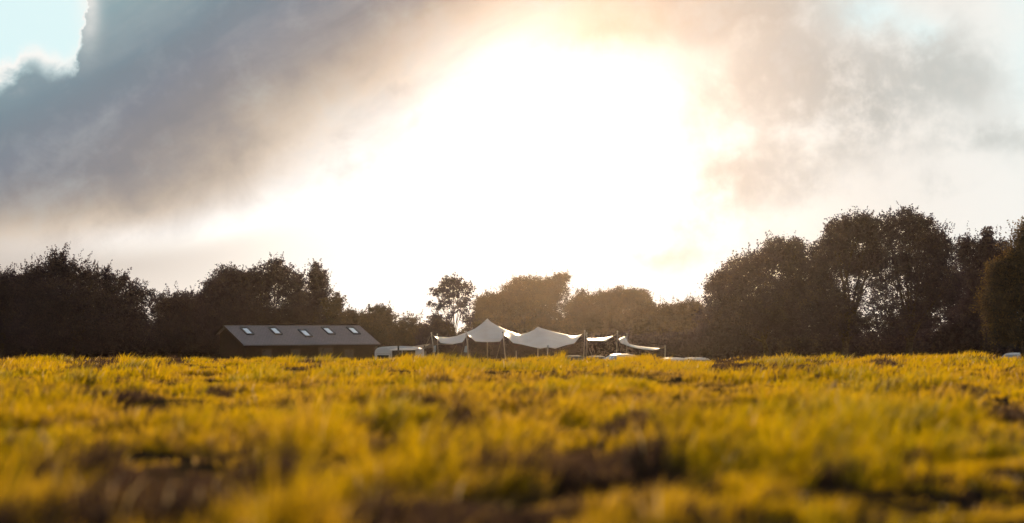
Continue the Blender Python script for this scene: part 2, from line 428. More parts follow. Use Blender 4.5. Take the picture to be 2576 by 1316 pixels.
def leaf_quads(P, size, rs, up=.25):
    """n little kite-shaped leaves at random angles"""
    n = len(P)
    a = rs.randn(n, 3); a[:, 2] *= .8; a /= np.linalg.norm(a, axis=1)[:, None] + 1e-9
    b = rs.randn(n, 3); b -= a * (a * b).sum(1)[:, None]; b /= np.linalg.norm(b, axis=1)[:, None] + 1e-9
    s = size * (.6 + .8 * rs.rand(n))[:, None]
    Q = np.empty((n, 4, 3))
    Q[:, 0] = P - a * s * .55; Q[:, 1] = P + b * s * .33 - a * s * .05; Q[:, 2] = P + a * s * .6; Q[:, 3] = P - b * s * .33 - a * s * .05
    return Q.reshape(-1, 3)

def thicket(label, D, blobs, base, seed, **k):
    full = list(blobs) + [(a, 893, c * 1.05, 26) for a, b, c, d in blobs] + [(a + c * .5, 878, c * .9, 34) for a, b, c, d in blobs]
    return tree('bush', label, 'bush', D, full, base, seed, **k)
def tree(name, label, cat, D, blobs, base, seed, leaf=.17, lai=4.6, mat=None, group=None, sprig=1.0, trunk_r=.28, spiky=False, depth=1.0, fork=.45, branchy=0):
    """blobs: (px, py, rx, ry[, density]) lobes of the crown; base: px where the trunk stands"""
    rs = np.random.RandomState(seed); S = D / FPX
    bp = at(base, 889, D); bp.z = gz(bp.x, D) - .05
    root = empty(name, bp); tag(root, label, cat, group)
    pts, tint = [], []
    cen = []
    for bi, bl in enumerate(blobs):
        px, py, rx, ry = bl[:4]; dn = bl[4] if len(bl) > 4 else 1.0
        c = np.array(at(px, py, D)); rr = np.array([rx * S * 1.06, (rx + ry) * .5 * S * depth, ry * S * 1.04])
        c[1] += (rs.rand() - .5) * rr[1] * .7
        cen.append((c, rr))
        nl = int(math.pi * rr[0] * rr[2] * lai * 1.75 * dn ** .75 / (leaf * leaf * .42)); per = 30; nc = max(4, nl // per)
        d = rs.randn(nc, 3); d /= np.linalg.norm(d, axis=1)[:, None]
        fac = rs.rand(nc) ** .42
        ph = rs.rand(6) * 6.28
        lump = .93 + .10 * np.sin(d[:, 0] * 7 + ph[0]) * np.sin(d[:, 2] * 8 + ph[1]) + .08 * np.sin(d[:, 0] * 15 + ph[2] + d[:, 2] * 11) + .06 * (rs.rand(nc) - .5)
        q = c + d * rr * (fac * lump)[:, None]
        sg = np.minimum(.36, .10 * rr.mean() + .13) * (.6 + .8 * rs.rand(nc))
        k = np.repeat(np.arange(nc), per)
        off = rs.randn(len(k), 3) * sg[k][:, None] * np.array([.75, .75, .55])
        pts.append(q[k] + off)
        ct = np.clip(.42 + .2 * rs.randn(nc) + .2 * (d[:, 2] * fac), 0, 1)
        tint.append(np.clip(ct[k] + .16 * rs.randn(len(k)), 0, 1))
        # sprigs that break the outline
        ns = int(sprig * 1.1 * rr[0] * rr[2] ** .5 * 6)
        if ns:
            d = rs.randn(ns, 3); d[:, 2] = np.abs(d[:, 2]) * 1.1 + .05; d /= np.linalg.norm(d, axis=1)[:, None]
            st = c + d * rr * .72
            ln = (.45 + 1.25 * rs.rand(ns) ** 2.2) * (1.5 if spiky else 1.0) * min(1.0, rr.mean() / 1.6)
            gd = d * .55 + np.array([.12, 0, .75 if spiky else .45]) + rs.randn(ns, 3) * .22; gd /= np.linalg.norm(gd, axis=1)[:, None]
            m = 22; k = np.repeat(np.arange(ns), m); t = np.tile(np.linspace(0, 1, m), ns)
            pts.append(st[k] + gd[k] * (ln[k] * t)[:, None] + rs.randn(len(k), 3) * (.15 * (1.15 - t))[:, None])
            tint.append(np.clip(.55 + .2 * rs.randn(len(k)), 0, 1))
    P = np.concatenate(pts); T = np.concatenate(tint)
    g = ground(P[:, 0], P[:, 1]); P[:, 2] = np.maximum(P[:, 2], g + .05 + .3 * rs.rand(len(P)))
    P -= np.array(bp)
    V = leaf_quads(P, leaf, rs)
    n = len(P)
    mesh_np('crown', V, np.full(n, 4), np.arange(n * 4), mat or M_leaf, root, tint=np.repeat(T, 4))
    # trunk and limbs
    mb = MB(); b0 = Vector((0, 0, 0)); cen3 = sum((Vector(c) for c, _ in cen), Vector()) / len(cen) - bp
    top = Vector((cen3.x * .8, cen3.y * .5, max(.8, cen3.z * fork)))
    j1 = b0.lerp(top, .5) + Vector((rs.randn() * .12, 0, 0))
    mb.tube([b0, b0.lerp(j1, .15), j1, top], [trunk_r * 1.35, trunk_r * 1.05, trunk_r * .9, trunk_r * .75], 9)
    for c, rr in cen:
        e = Vector(c) - bp; st = j1.lerp(top, .4 + .6 * rs.rand())
        if e.z < st.z + .2: st = j1.copy()
        mid = st.lerp(e, .5) + Vector((rs.randn() * .35, rs.randn() * .35, -.1 + rs.rand() * .5))
        mb.tube([st, mid, e, e + Vector((rs.randn() * .3, rs.randn() * .3, rr[2] * .5))], [trunk_r * .42, trunk_r * .26, trunk_r * .14, .015], 7)
        for _ in range(4 + branchy):
            dd = rs.randn(3); dd[2] = abs(dd[2]) * .9; dd /= np.linalg.norm(dd)
            q = e + Vector(dd * rr * .85); s0 = mid.lerp(e, rs.rand())
            mb.tube([s0, s0.lerp(q, .5) + Vector((0, 0, .12)), q], [trunk_r * .2, trunk_r * .11, .012], 5)
    mb.build('trunk', M_bark, root, smooth=True)
    return root

G = 'trees along the far edge of the field'
tree('tree', 'broad dark tree cut off by the left edge of the picture', 'tree', 226, [(-60, 760, 70, 80), (10, 745, 40, 50), (35, 715, 24, 32, .7), (10, 705, 22, 22, .6), (60, 745, 40, 52), (10, 820, 90, 60)], 0, 1, group=G, sprig=1.6, spiky=True)
tree('tree', 'tall spreading dark tree with spiky twigs on top and a ragged right side', 'tree', 218,
     [(145, 665, 24, 30, .8), (125, 700, 30, 40, .8), (165, 690, 28, 42, .8), (88, 695, 24, 30, .7), (70, 730, 36, 40), (205, 700, 26, 34, .7), (232, 700, 20, 24, .6), (272, 705, 24, 28, .6), (305, 712, 18, 22, .55), (335, 740, 24, 30, .55), (368, 752, 22, 24, .4), (140, 760, 90, 60), (250, 765, 75, 55), (325, 790, 50, 50, .8), (150, 825, 130, 60), (290, 830, 100, 55)], 170, 2, group=G, sprig=2.6, spiky=True, lai=4.2)
tree('tree', 'low dark scrubby tree filling the dip left of the rounded trees', 'tree', 240, [(420, 780, 42, 42), (462, 785, 42, 52), (505, 780, 38, 46), (450, 840, 90, 50)], 455, 3, group=G, sprig=1.8, spiky=True, trunk_r=.18)
tree('tree', 'rounded dark tree behind the left end of the slate roof', 'tree', 216, [(570, 715, 44, 50), (548, 750, 44, 55), (605, 735, 36, 58), (580, 795, 75, 60)], 575, 4, group=G, sprig=1.2)
tree('tree', 'windswept tree with a high crest and sky gaps behind the slate roof', 'tree', 218, [(692, 688, 30, 38, .8), (650, 706, 40, 36, .8), (715, 710, 30, 45, .6), (660, 735, 45, 30, .45), (725, 765, 40, 40, .4), (640, 790, 60, 50), (720, 815, 60, 45)], 680, 5, group=G, sprig=1.7, lai=4.0, fork=.6)
tree('tree', 'slim tree with a pointed leader between the windswept and the cone shaped tree', 'tree', 222, [(748, 712, 17, 32, .7), (752, 750, 28, 40, .6), (755, 800, 35, 45)], 751, 6, group=G, sprig=1.6, spiky=True, trunk_r=.16)
tree('tree', 'cone shaped tree with a feathery point behind the right of the slate roof', 'tree', 216, [(797, 683, 13, 24, .9), (800, 705, 26, 30, .8), (803, 732, 30, 32, .8), (795, 765, 35, 30, .55), (800, 810, 45, 50)], 800, 7, group=G, sprig=2.0, spiky=True, trunk_r=.2)
tree('tree', 'small fan shaped tree leaning right at the end of the roofline trees', 'tree', 214, [(850, 758, 17, 22, .6), (836, 775, 26, 28, .6), (850, 795, 22, 26, .6), (845, 835, 40, 40)], 840, 8, group=G, sprig=1.8, lai=3.6, trunk_r=.14, mat=M_warm)
G2 = 'bushes along the far edge of the field'
tree('bush', 'low sunlit bush just right of the slate roof', 'bush', 236, [(880, 800, 26, 20), (905, 812, 36, 28), (890, 850, 60, 35)], 890, 9, mat=M_warm, group=G2, sprig=1.5, trunk_r=.1)
tree('bush', 'domed bush behind the thin dark post', 'bush', 238, [(955, 790, 28, 22), (975, 808, 24, 28), (930, 812, 34, 24), (950, 850, 65, 35)], 955, 10, mat=M_warm, group=G2, sprig=1.5, trunk_r=.1)
tree('bush', 'sparse twiggy bush with sky showing through above the caravan', 'bush', 230, [(1025, 812, 22, 16, .45), (1045, 822, 26, 18, .5), (1005, 830, 26, 22, .7), (1035, 856, 50, 28)], 1030, 11, mat=M_warm, group=G2, sprig=1.8, spiky=True, trunk_r=.08)
tree('bush', 'dense dark bush at the foot of the thin open tree', 'bush', 212, [(1100, 812, 26, 22), (1118, 830, 22, 26), (1090, 850, 40, 32)], 1102, 12, group=G2, sprig=1.0, trunk_r=.1)
tree('tree', 'thin open tree with a bare slanting trunk and bright sky through its leaves', 'tree', 206, [(1122, 722, 22, 22, .62), (1150, 722, 24, 22, .5), (1098, 738, 22, 18, .5), (1130, 748, 26, 20, .45), (1176, 735, 18, 24, .6), (1092, 772, 20, 15, .42), (1168, 770, 18, 24, .55), (1178, 805, 17, 26, .6), (1112, 772, 18, 15, .3), (1146, 775, 16, 16, .4), (1135, 805, 12, 16, .2), (1140, 722, 30, 25, .5)], 1153, 13,
     group=G, lai=2.0, leaf=.18, sprig=1.3, trunk_r=.13, fork=.5, branchy=4)
tree('tree', 'large hazy tree with an overhanging knob behind the twin peaked tent', 'tree', 330, [(1322, 735, 52, 42), (1365, 728, 46, 33), (1412, 703, 24, 17), (1398, 738, 36, 34, .8), (1285, 745, 34, 34, .8), (1340, 790, 90, 50)], 1340, 14, group=G, mat=M_warm, sprig=.8, lai=4.2)
tree('tree', 'lower rounded tree between the thin open tree and the large hazy one', 'tree', 318, [(1232, 768, 36, 32), (1265, 772, 34, 38), (1212, 785, 26, 40), (1240, 830, 70, 50)], 1240, 15, group=G, mat=M_warm, sprig=1.0)
tree('bush', 'wispy pale sapling in the notch right of the large hazy tree', 'bush', 322, [(1462, 745, 13, 20, .4), (1476, 760, 16, 22, .6), (1470, 810, 45, 45), (1450, 785, 36, 40)], 1468, 16, mat=M_warm, group=G2, sprig=1.8, spiky=True, trunk_r=.07)
tree('tree', 'broad domed hazy tree above the small cream sails', 'tree', 334, [(1558, 752, 50, 30), (1603, 752, 34, 29), (1515, 768, 42, 36), (1628, 780, 26, 38), (1560, 810, 80, 50)], 1565, 17, group=G, mat=M_warm, sprig=.9)
tree('bush', 'golden rounded shrub below the domed hazy tree', 'bush', 290, [(1500, 815, 42, 40), (1545, 825, 50, 40), (1520, 855, 70, 32)], 1520, 18, mat=M_warm, group=G2, sprig=1.0, trunk_r=.1)
tree('bush', 'long low shrub running up to the tall wood from the cream sails', 'bush', 284, [(1620, 815, 50, 40), (1680, 795, 48, 34), (1735, 788, 46, 36), (1680, 845, 100, 42)], 1680, 19, mat=M_warm, group=G2, sprig=1.3, trunk_r=.12)
tree('tree', 'broad stepped tree at the left end of the tall wood', 'tree', 200, [(1957, 640, 44, 48), (1905, 672, 46, 46), (1852, 700, 46, 54), (1810, 735, 38, 52), (2003, 630, 26, 34), (2010, 700, 55, 70), (1920, 765, 100, 80), (1800, 820, 50, 60), (1990, 780, 50, 70), (1860, 800, 60, 60)], 1930, 20, group=G, sprig=.9, lai=4.0)
tree('tree', 'tallest dome of the wood with scattered specks of sky', 'tree', 196, [(2150, 575, 50, 42), (2105, 600, 42, 48), (2188, 585, 34, 42), (2205, 640, 36, 50), (2068, 660, 40, 62), (2130, 655, 58, 52, .9), (2180, 690, 50, 60, .36), (2075, 750, 50, 70), (2130, 765, 50, 60, .45), (2050, 790, 50, 60), (2120, 822, 60, 40), (2185, 815, 40, 42, .4)], 2120, 21, group=G, sprig=1.2, lai=3.8, trunk_r=.4, fork=.35)
tree('tree', 'tall full crowned tree beside the tallest dome with clusters of sky holes', 'tree', 194, [(2284, 570, 42, 44), (2235, 580, 30, 42), (2330, 600, 42, 50), (2368, 640, 36, 60), (2265, 640, 54, 48, .55), (2240, 700, 46, 54, .36), (2310, 690, 58, 55, .9), (2370, 730, 52, 75), (2225, 765, 42, 48, .34), (2310, 780, 60, 65), (2250, 825, 50, 40, .75)], 2285, 22, group=G, sprig=1.4, lai=3.8, trunk_r=.4, fork=.35)
tree('tree', 'dark tree with a small conical tip in the dip right of the tall wood', 'tree', 214, [(2432, 632, 34, 38), (2482, 600, 15, 32), (2484, 640, 30, 40), (2520, 650, 32, 48), (2460, 720, 75, 80), (2440, 810, 70, 70)], 2465, 23, group=G, sprig=1.6, spiky=True)
tree('tree', 'nearer bronze leaved tree at the right edge of the picture', 'tree', 118, [(2600, 610, 52, 66), (2565, 665, 52, 52), (2530, 692, 48, 46), (2545, 740, 70, 55), (2512, 770, 56, 46), (2540, 825, 60, 46), (2640, 720, 90, 120)], 2590, 24, group=G, mat=M_bronze, sprig=.7, leaf=.12, lai=4.6)
thicket('dark thicket under the left hand trees', 244, [(-40, 850, 90, 50), (60, 845, 80, 55), (160, 850, 80, 50), (260, 850, 80, 50), (350, 850, 80, 50)], 150, 31, group=G2, lai=4.2, sprig=.3, leaf=.28)
thicket('dark thicket behind the slate roofed building', 244, [(460, 850, 80, 55), (560, 840, 80, 55), (660, 840, 80, 55), (760, 845, 80, 50), (850, 855, 70, 45)], 660, 32, group=G2, lai=4.2, sprig=.3, leaf=.28)
thicket('brown thicket behind the caravan and the twin peaked tent', 300, [(960, 858, 80, 42), (1060, 862, 80, 38), (1150, 866, 70, 36), (1230, 845, 70, 50), (1320, 845, 80, 55), (1410, 845, 80, 55)], 1210, 33, group=G2, mat=M_warm, lai=4.2, sprig=.3, leaf=.28)
thicket('brown thicket behind the small cream sails', 300, [(1500, 850, 80, 45), (1600, 850, 80, 50), (1700, 850, 80, 50), (1790, 850, 70, 60)], 1640, 34, group=G2, mat=M_warm, lai=4.2, sprig=.3, leaf=.28)
thicket('dark thicket at the foot of the tall wood', 212, [(1850, 850, 80, 60), (1950, 850, 80, 60), (2050, 858, 70, 48), (2150, 866, 70, 36), (2250, 866, 70, 36)], 2050, 35, group=G2, lai=4.2, sprig=.3, leaf=.26)
thicket('dark thicket between the tall wood and the bronze leaved tree', 216, [(2340, 850, 70, 55), (2430, 845, 70, 60), (2520, 850, 70, 60), (2610, 850, 80, 60)], 2450, 36, group=G2, lai=4.2, sprig=.3, leaf=.26)

thicket('added low dark hedge that makes the shade behind the twin peaked tent', 207, [(1085, 876, 50, 20), (1160, 880, 60, 18), (1240, 874, 60, 22), (1320, 874, 60, 22), (1400, 874, 60, 22), (1465, 872, 50, 24)], 1300, 41, group=G2, lai=4.2, sprig=.3, trunk_r=.06)  # added hedge: its dark leaves stand for the shade below the canopy
thicket('added low dark hedge that makes the dark band behind the small cream sails and the cars', 210, [(1530, 872, 60, 22), (1600, 868, 60, 26), (1680, 866, 60, 28), (1755, 862, 60, 32)], 1640, 42, group=G2, lai=4.2, sprig=.3, trunk_r=.06)  # added hedge, darkens the low band beyond the sails

# ------------------------------------------------------------------ slate roofed building
M_slate, _o = new_mat('slate')
def _slate():
    tc = E.t.nodes.new('ShaderNodeTexCoord'); uv = tc.outputs['UV']
    br = E.t.nodes.new('ShaderNodeTexBrick'); E.t.links.new(uv, br.inputs['Vector'])
    br.inputs['Scale'].default_value = 1.0; br.inputs['Brick Width'].default_value = .30; br.inputs['Row Height'].default_value = .235
    br.inputs['Mortar Size'].default_value = .018; br.inputs['Mortar Smooth'].default_value = .2; br.inputs['Bias'].default_value = .1
    br.inputs['Color1'].default_value = (.15, .128, .14, 1); br.inputs['Color2'].default_value = (.225, .195, .21, 1); br.inputs['Mortar'].default_value = (.045, .04, .045, 1)
    c = cmix(fbm(objco(), 2.5, 6, .6), br.outputs['Color'], (.22, .18, .165))
    c = cmix(sstep(fbm(objco(), 7., 5, .6, 0, 3.), .62, .75), c, (.26, .25, .25))
    b = E.t.nodes.new('ShaderNodeBsdfPrincipled'); E.t.links.new(c, b.inputs['Base Color']); b.inputs['Roughness'].default_value = .55
    bn = E.t.nodes.new('ShaderNodeBump'); bn.inputs['Distance'].default_value = .015; bn.invert = True
    E.t.links.new(br.outputs['Fac'], bn.inputs['Height']); E.t.links.new(bn.outputs[0], b.inputs['Normal'])
    E.t.links.new(b.outputs[0], _o.inputs[0])
_slate()
M_board = paint('dark_timber', (.010, .007, .006), (.018, .012, .010), rough=.95, scale=4, spec=.05, bump=.3)
M_trim = paint('brown_trim', (.022, .014, .011), (.034, .022, .017), rough=.9, scale=5, spec=.08)
M_skyframe = paint('dark_metal', (.03, .028, .03), (.05, .046, .046), rough=.45, metal=.4)
M_skyglass = paint('sky_glass', (.90, .96, .97), (.84, .91, .93), rough=.14, metal=1.0, scale=1.2)
M_window = paint('dark_glass', (.012, .011, .011), (.02, .018, .018), rough=.3, scale=1.5, spec=.3)

def build_house():
    RL, RR = at(562, 817.5, 188), at(903, 817.5, 196)
    EL, ER = at(613, 867.5, 184.4), at(957, 864.8, 192.4)
    o0 = Vector(((RL.x + RR.x) / 2, (RL.y + RR.y) / 2, 0)); o0.z = gz(o0.x, o0.y)
    root = empty('slate_roofed_building', o0)
    tag(root, 'long dark single storey building with a grey slate roof and five skylights', 'building')
    RL, RR, EL, ER = RL - o0, RR - o0, EL - o0, ER - o0
    BL = RL + (RL - EL) * .42; BR = RR + (RR - ER) * .42; BL.z = RL.z - (RL.z - EL.z) * .42; BR.z = RR.z - (RR.z - ER.z) * .42
    zg = -.3
    n_ = (ER - EL).cross(RL - EL).normalized()
    if n_.z < 0: n_ = -n_
    # roof: two slopes with thickness and a uv in metres
    mb = MB(); th = Vector((0, 0, -.09))
    mb.hexa([EL + th, ER + th, RR + th, RL + th], [EL, ER, RR, RL])
    mb.hexa([RL + th, RR + th, BR + th, BL + th], [RL + Vector((0, 0, -.002)), RR + Vector((0, 0, -.002)), BR, BL])
    roof = mb.build('roof', M_slate, root)
    uvl = roof.data.uv_layers.new(name='UVMap'); ux = (RR - RL).normalized()
    for p in roof.data.polygons:
        for li in p.loop_indices:
            v = Vector(roof.data.vertices[roof.data.loops[li].vertex_index].co)
            d = v - RL; h = d.dot(ux); uvl.data[li].uv = (h, (d - ux * h).length)
    MB().tube([RL + Vector((0, 0, .0)) - ux * .05, RR + ux * .05], .11, 8).build('ridge_tiles', M_trim, roof)
    dn = (EL - RL).normalized(); out = Vector((dn.x, dn.y, 0)).normalized()
    # fascia, gutter and barge boards
    f = MB(); a, b = EL - ux * .02, ER + ux * .02
    f.hexa([a + th * 2.6 - out * .03, b + th * 2.6 - out * .03, b + th * 2.6, a + th * 2.6], [a + th * 1.03 - out * .03, b + th * 1.03 - out * .03, b + th * 1.03, a + th * 1.03])
    f.build('fascia', M_trim, root)
    MB().tube([EL + out * .06 + Vector((0, 0, -.13)), ER + out * .06 + Vector((0, 0, -.13)) + ux * .22], .05, 8).build('gutter', M_trim, root)
    f = MB()
    for P, Q in ((RL, EL), (RL, BL)):
        s = -ux * .05; w = -ux * .015
        f.hexa([P + s + th * 2.4, Q + s + th * 2.4, Q + w + th * 2.4, P + w + th * 2.4], [P + s, Q + s, Q + w, P + w])
    f.build('barge_board', M_trim, root)
    # walls set in below the eaves
    i = .35; EL2, ER2 = EL - out * i + ux * i, ER - out * i - ux * (i + .2); BL2, BR2 = BL + out * i + ux * i, BR + out * i - ux * (i + .2)
    def dz(p, z): return Vector((p.x, p.y, z))
    zt = min(EL.z, ER.z) - .03; w = MB()
    w.hexa([dz(EL2, zg), dz(ER2, zg), dz(BR2, zg), dz(BL2, zg)], [dz(EL2, zt), dz(ER2, zt), dz(BR2, zt), dz(BL2, zt)])
    for P, Q, T, s in ((EL2, BL2, RL, 1), (ER2, BR2, RR, -1)):
        tz = T + ux * (i if s > 0 else -(i + .2)); tz = Vector((tz.x, tz.y, T.z - .16))
        k = ux * s * .12; zq = min(BL.z, BR.z) - .02
        f4 = [dz(P, zt + .002), dz(Q, zt + .002), dz(Q, zq), tz]
        w.poly(f4 + [p + k for p in f4], [(0, 1, 2, 3), (7, 6, 5, 4)] + [(n, n + 4, (n + 1) % 4 + 4, (n + 1) % 4) for n in range(4)])
    w.hexa([dz(BL2, zt + .002) + ux * .13, dz(BR2, zt + .002) - ux * .13, dz(BR2 - out * .12, zt + .002) - ux * .13, dz(BL2 - out * .12, zt + .002) + ux * .13],
           [dz(BL2, zq) + ux * .13, dz(BR2, zq) - ux * .13, dz(BR2 - out * .12, zq) - ux * .13, dz(BL2 - out * .12, zq) + ux * .13])
    w.build('wall', M_board, root)
    L = (ER2 - EL2).length
    for u0, wd, hh, nm in ((.12, 1.1, 1.0, 'window'), (.34, 1.1, 1.0, 'window'), (.56, 1.6, 2.05, 'door'), (.76, 1.1, 1.0, 'window')):
        p = EL2.lerp(ER2, u0); z0 = .95 if nm == 'window' else .05
        fr = MB().hexa([dz(p, z0), dz(p + ux * wd, z0), dz(p + ux * wd + out * .05, z0), dz(p + out * .05, z0)], [dz(p, z0 + hh), dz(p + ux * wd, z0 + hh), dz(p + ux * wd + out * .05, z0 + hh), dz(p + out * .05, z0 + hh)]).build(nm, M_trim, root)
        q = p + out * .053; m = .09
        MB().poly([dz(q + ux * m, z0 + m), dz(q + ux * (wd - m), z0 + m), dz(q + ux * (wd - m), z0 + hh - m), dz(q + ux * m, z0 + hh - m)], [(0, 1, 2, 3)]).build('pane', M_window, fr)
    pp = ER - out * .15 - ux * .15
    MB().box((pp.x - .07, pp.y - .07, zg), (pp.x + .07, pp.y + .07, pp.z - .12)).build('corner_post', M_board, root)
    # skylights
    for u, v0 in ((.0915, .15), (.295, .15), (.4956, .27), (.685, .15), (.875, .145)):
        def pt(uu, vv, k): return RL.lerp(RR, uu).lerp(EL.lerp(ER, uu), vv) + n_ * k
        du, dv = .057, .365; sk = MB()
        fu, fv = .007, .028
        for (a0, b0, a1, b1) in ((u, v0, u + fu, v0 + dv), (u + du - fu, v0, u + du, v0 + dv), (u + fu, v0, u + du - fu, v0 + fv * 1.3), (u + fu, v0 + dv - fv, u + du - fu, v0 + dv)):
            q = [pt(a0, b0, .0), pt(a1, b0, 0), pt(a1, b1, 0), pt(a0, b1, 0)]; t_ = [pt(a0, b0, .12), pt(a1, b0, .12), pt(a1, b1, .12), pt(a0, b1, .12)]
            sk.hexa([q[0], q[3], q[2], q[1]][::-1], t_)
        so = sk.build('skylight', M_skyframe, root)
        MB().hexa([pt(u + fu, v0 + fv, .03), pt(u + du - fu, v0 + fv, .03), pt(u + du - fu, v0 + dv - fv, .03), pt(u + fu, v0 + dv - fv, .03)],
                  [pt(u + fu, v0 + fv, .07), pt(u + du - fu, v0 + fv, .07), pt(u + du - fu, v0 + dv - fv, .07), pt(u + fu, v0 + dv - fv, .07)]).build('pane', M_skyglass, so)
build_house()

# ------------------------------------------------------------------ tents and sails
M_canvas = paint('canvas', (.82, .70, .585), (.88, .78, .675), rough=.38, scale=.8, spec=.7, trans=.2, bump=.12, bscale=3.0)
M_pole = paint('pole_metal', (.36, .32, .28), (.5, .46, .42), rough=.5, metal=.3)
M_rope = paint('rope', (.30, .24, .18), (.42, .35, .27), rough=.9, scale=20)
def poly_sample(pts, n):
    p = np.array(pts, float); d = np.r_[0, np.cumsum(np.hypot(np.diff(p[:, 0]), np.diff(p[:, 1])))]
    t = np.linspace(0, d[-1], n)
    return np.stack([np.interp(t, d, p[:, k]) for k in range(p.shape[1])], 1)
def pole(root, o0, top, bot, r=.045, finial=True):
    t, b = Vector(top) - o0, Vector(bot) - o0
    mb = MB().tube([b, t], r, 8)
    if finial: mb.tube([t, t + Vector((0, 0, .03)), t + Vector((0, 0, .12)), t + Vector((0, 0, .17))], [r, r * 1.9, r * 1.7, .01], 8)
    return mb.build('pole', M_pole, root, smooth=True)
def down(px, py, D, px2):
    """a pole: head at (px, py), foot on the ground below px2, both at depth D"""
    t = at(px, py, D); b = at(px2, 897, D); b.z = gz(b.x, b.y) - .1; return t, b
def rope(root, o0, a, b, sag=.05, r=.013):
    a, b = Vector(a) - o0, Vector(b) - o0
    MB().tube([a, a.lerp(b, .5) - Vector((0, 0, sag)), b], r, 5).build('guy_rope', M_rope, root)

def build_tent():
    D = 189.0
    front = [(1092.5, 846, 187), (1100, 852, 186.2), (1108, 862.8, 185.4), (1124, 865, 184.8), (1140, 865.5, 184.6), (1151, 863.5, 184.3), (1163, 861.5, 184), (1171, 850, 183.4), (1175.5, 841, 182.8),
             (1181, 846.5, 183.2), (1187.5, 852, 183.6), (1196, 859, 184), (1218, 860.5, 184.5), (1241, 860.5, 184.2), (1258, 859.5, 184), (1264, 851.5, 183.4), (1269, 842.2, 182.8),
             (1275, 847.5, 183.1), (1281, 853.5, 183.3), (1290.5, 863, 183.5), (1310.5, 866.5, 183.4), (1335, 872, 182.9), (1359, 877, 182.3), (1378, 873.6, 181.8), (1396.5, 877.2, 182.3), (1422, 869, 183.2), (1445, 864, 184.4), (1452, 855, 185.2), (1457.5, 847.5, 186), (1463.6, 841, 187)]
    rx = [1092.5, 1106, 1127, 1147, 1172, 1194, 1211, 1221, 1226, 1235, 1251, 1276, 1306.5, 1329, 1344, 1353, 1363, 1396, 1443, 1453, 1463.6]
    ry = [846, 847.4, 848.7, 846, 836.6, 827.2, 815, 805.7, 801, 809.8, 819.2, 831.2, 842, 836.6, 829.2, 821.8, 825.9, 835.3, 846, 844, 840.6]
    NI, NJ = 240, 26
    F = poly_sample([(a, b, c) for a, b, c in front], NI)
    # keep the columns in step with x
    pts = np.zeros((2 * NJ + 1, NI, 3))
    for i in range(NI):
        a = at(F[i, 0], F[i, 1], F[i, 2]); m = at(F[i, 0], np.interp(F[i, 0], rx, ry), D)
        bz = np.interp(F[i, 0], rx, ry); bk = at(F[i, 0], bz + (F[i, 1] - bz) * .55, 2 * D - F[i, 2])
        for j in range(NJ + 1):
            t = j / NJ
            pts[j, i] = a.lerp(m, t); pts[2 * NJ - j, i] = bk.lerp(m, t)
    z = pts[:, :, 2]
    for it in range(900):
        q = z.copy()
        q[1:-1, 1:-1] = .25 * (z[:-2, 1:-1] + z[2:, 1:-1] + z[1:-1, :-2] + z[1:-1, 2:])
        q[NJ] = z[NJ]; z = q
    pts[:, :, 2] = z
    o0 = Vector((at(1280, 889, D).x, D, 0)); o0.z = gz(o0.x, o0.y)
    root = empty('stretch_tent', o0); tag(root, 'large cream stretch tent with two peaks and scalloped edges held up by poles', 'tent')
    nj = 2 * NJ + 1
    P = (pts - np.array(o0)).reshape(-1, 3)
    low = P.copy(); low[:, 2] -= .006
    i, j = np.meshgrid(np.arange(NI - 1), np.arange(nj - 1)); b = (j * NI + i).ravel(); m = NI * nj
    f1 = np.stack([b, b + 1, b + NI + 1, b + NI], 1); f2 = f1[:, ::-1] + m
    rim = np.concatenate([np.arange(NI), np.arange(1, nj) * NI + NI - 1]); rim2 = np.concatenate([np.arange(NI - 1, -1, -1) + (nj - 1) * NI, np.arange(nj - 2, 0, -1) * NI])
    e = np.concatenate([rim, rim2]); e2 = np.roll(e, -1); f3 = np.stack([e2, e, e + m, e2 + m], 1)
    Fc = np.concatenate([f1, f2, f3])
    mesh_np('canopy', np.concatenate([P, low]), np.full(len(Fc), 4), Fc.ravel(), M_canvas, root, smooth=True)
    # inner king poles and the leaning edge poles
    for px, py in ((1226, 802), (1353, 823)):
        t = at(px, py, D); g = Vector((t.x, t.y, gz(t.x, t.y))); pole(root, o0, t - Vector((0, 0, .03)), g, .05, False)
    for px, py, dd, bx in ((1085.2, 840, 186, 1098.5), (1100, 843, 191.5, 1104), (1172.5, 837, 182.4, 1181.5), (1176.5, 856, 184.6, 1179.5), (1265, 838, 182.4, 1274.5), (1378.5, 873, 181.6, 1374.5), (1471.2, 835, 186.5, 1466.8)):
        t, g = down(px, py, dd, bx); pole(root, o0, t, g, .042)
    MBt = at(1298.4, 882.5, 180); g = Vector((MBt.x + .03, 180, gz(MBt.x, 180) - .1)); pole(root, o0, MBt, g, .035, False)
    for a, b in (((1085.2, 840, 186), (1092.5, 846, 187)), ((1471.2, 836, 186.5), (1463.6, 841, 187)), ((1172.5, 837.5, 182.4), (1175.5, 841, 182.8)), ((1265, 838.5, 182.4), (1269, 842.2, 182.8))):
        rope(root, o0, at(*a), at(*b), 0, .018)
    for a, bx, bd in (((1085.2, 840, 186), 1040, 182), ((1172.5, 837.5, 182.4), 1150, 172), ((1265, 838.5, 182.4), 1240, 172), ((1471.2, 836, 186.5), 1500, 180), ((1151, 863.5, 184.3), 1112, 189)):
        p = at(*a); g = at(bx, 897, bd); g.z = gz(g.x, g.y); rope(root, o0, p, g)
build_tent()

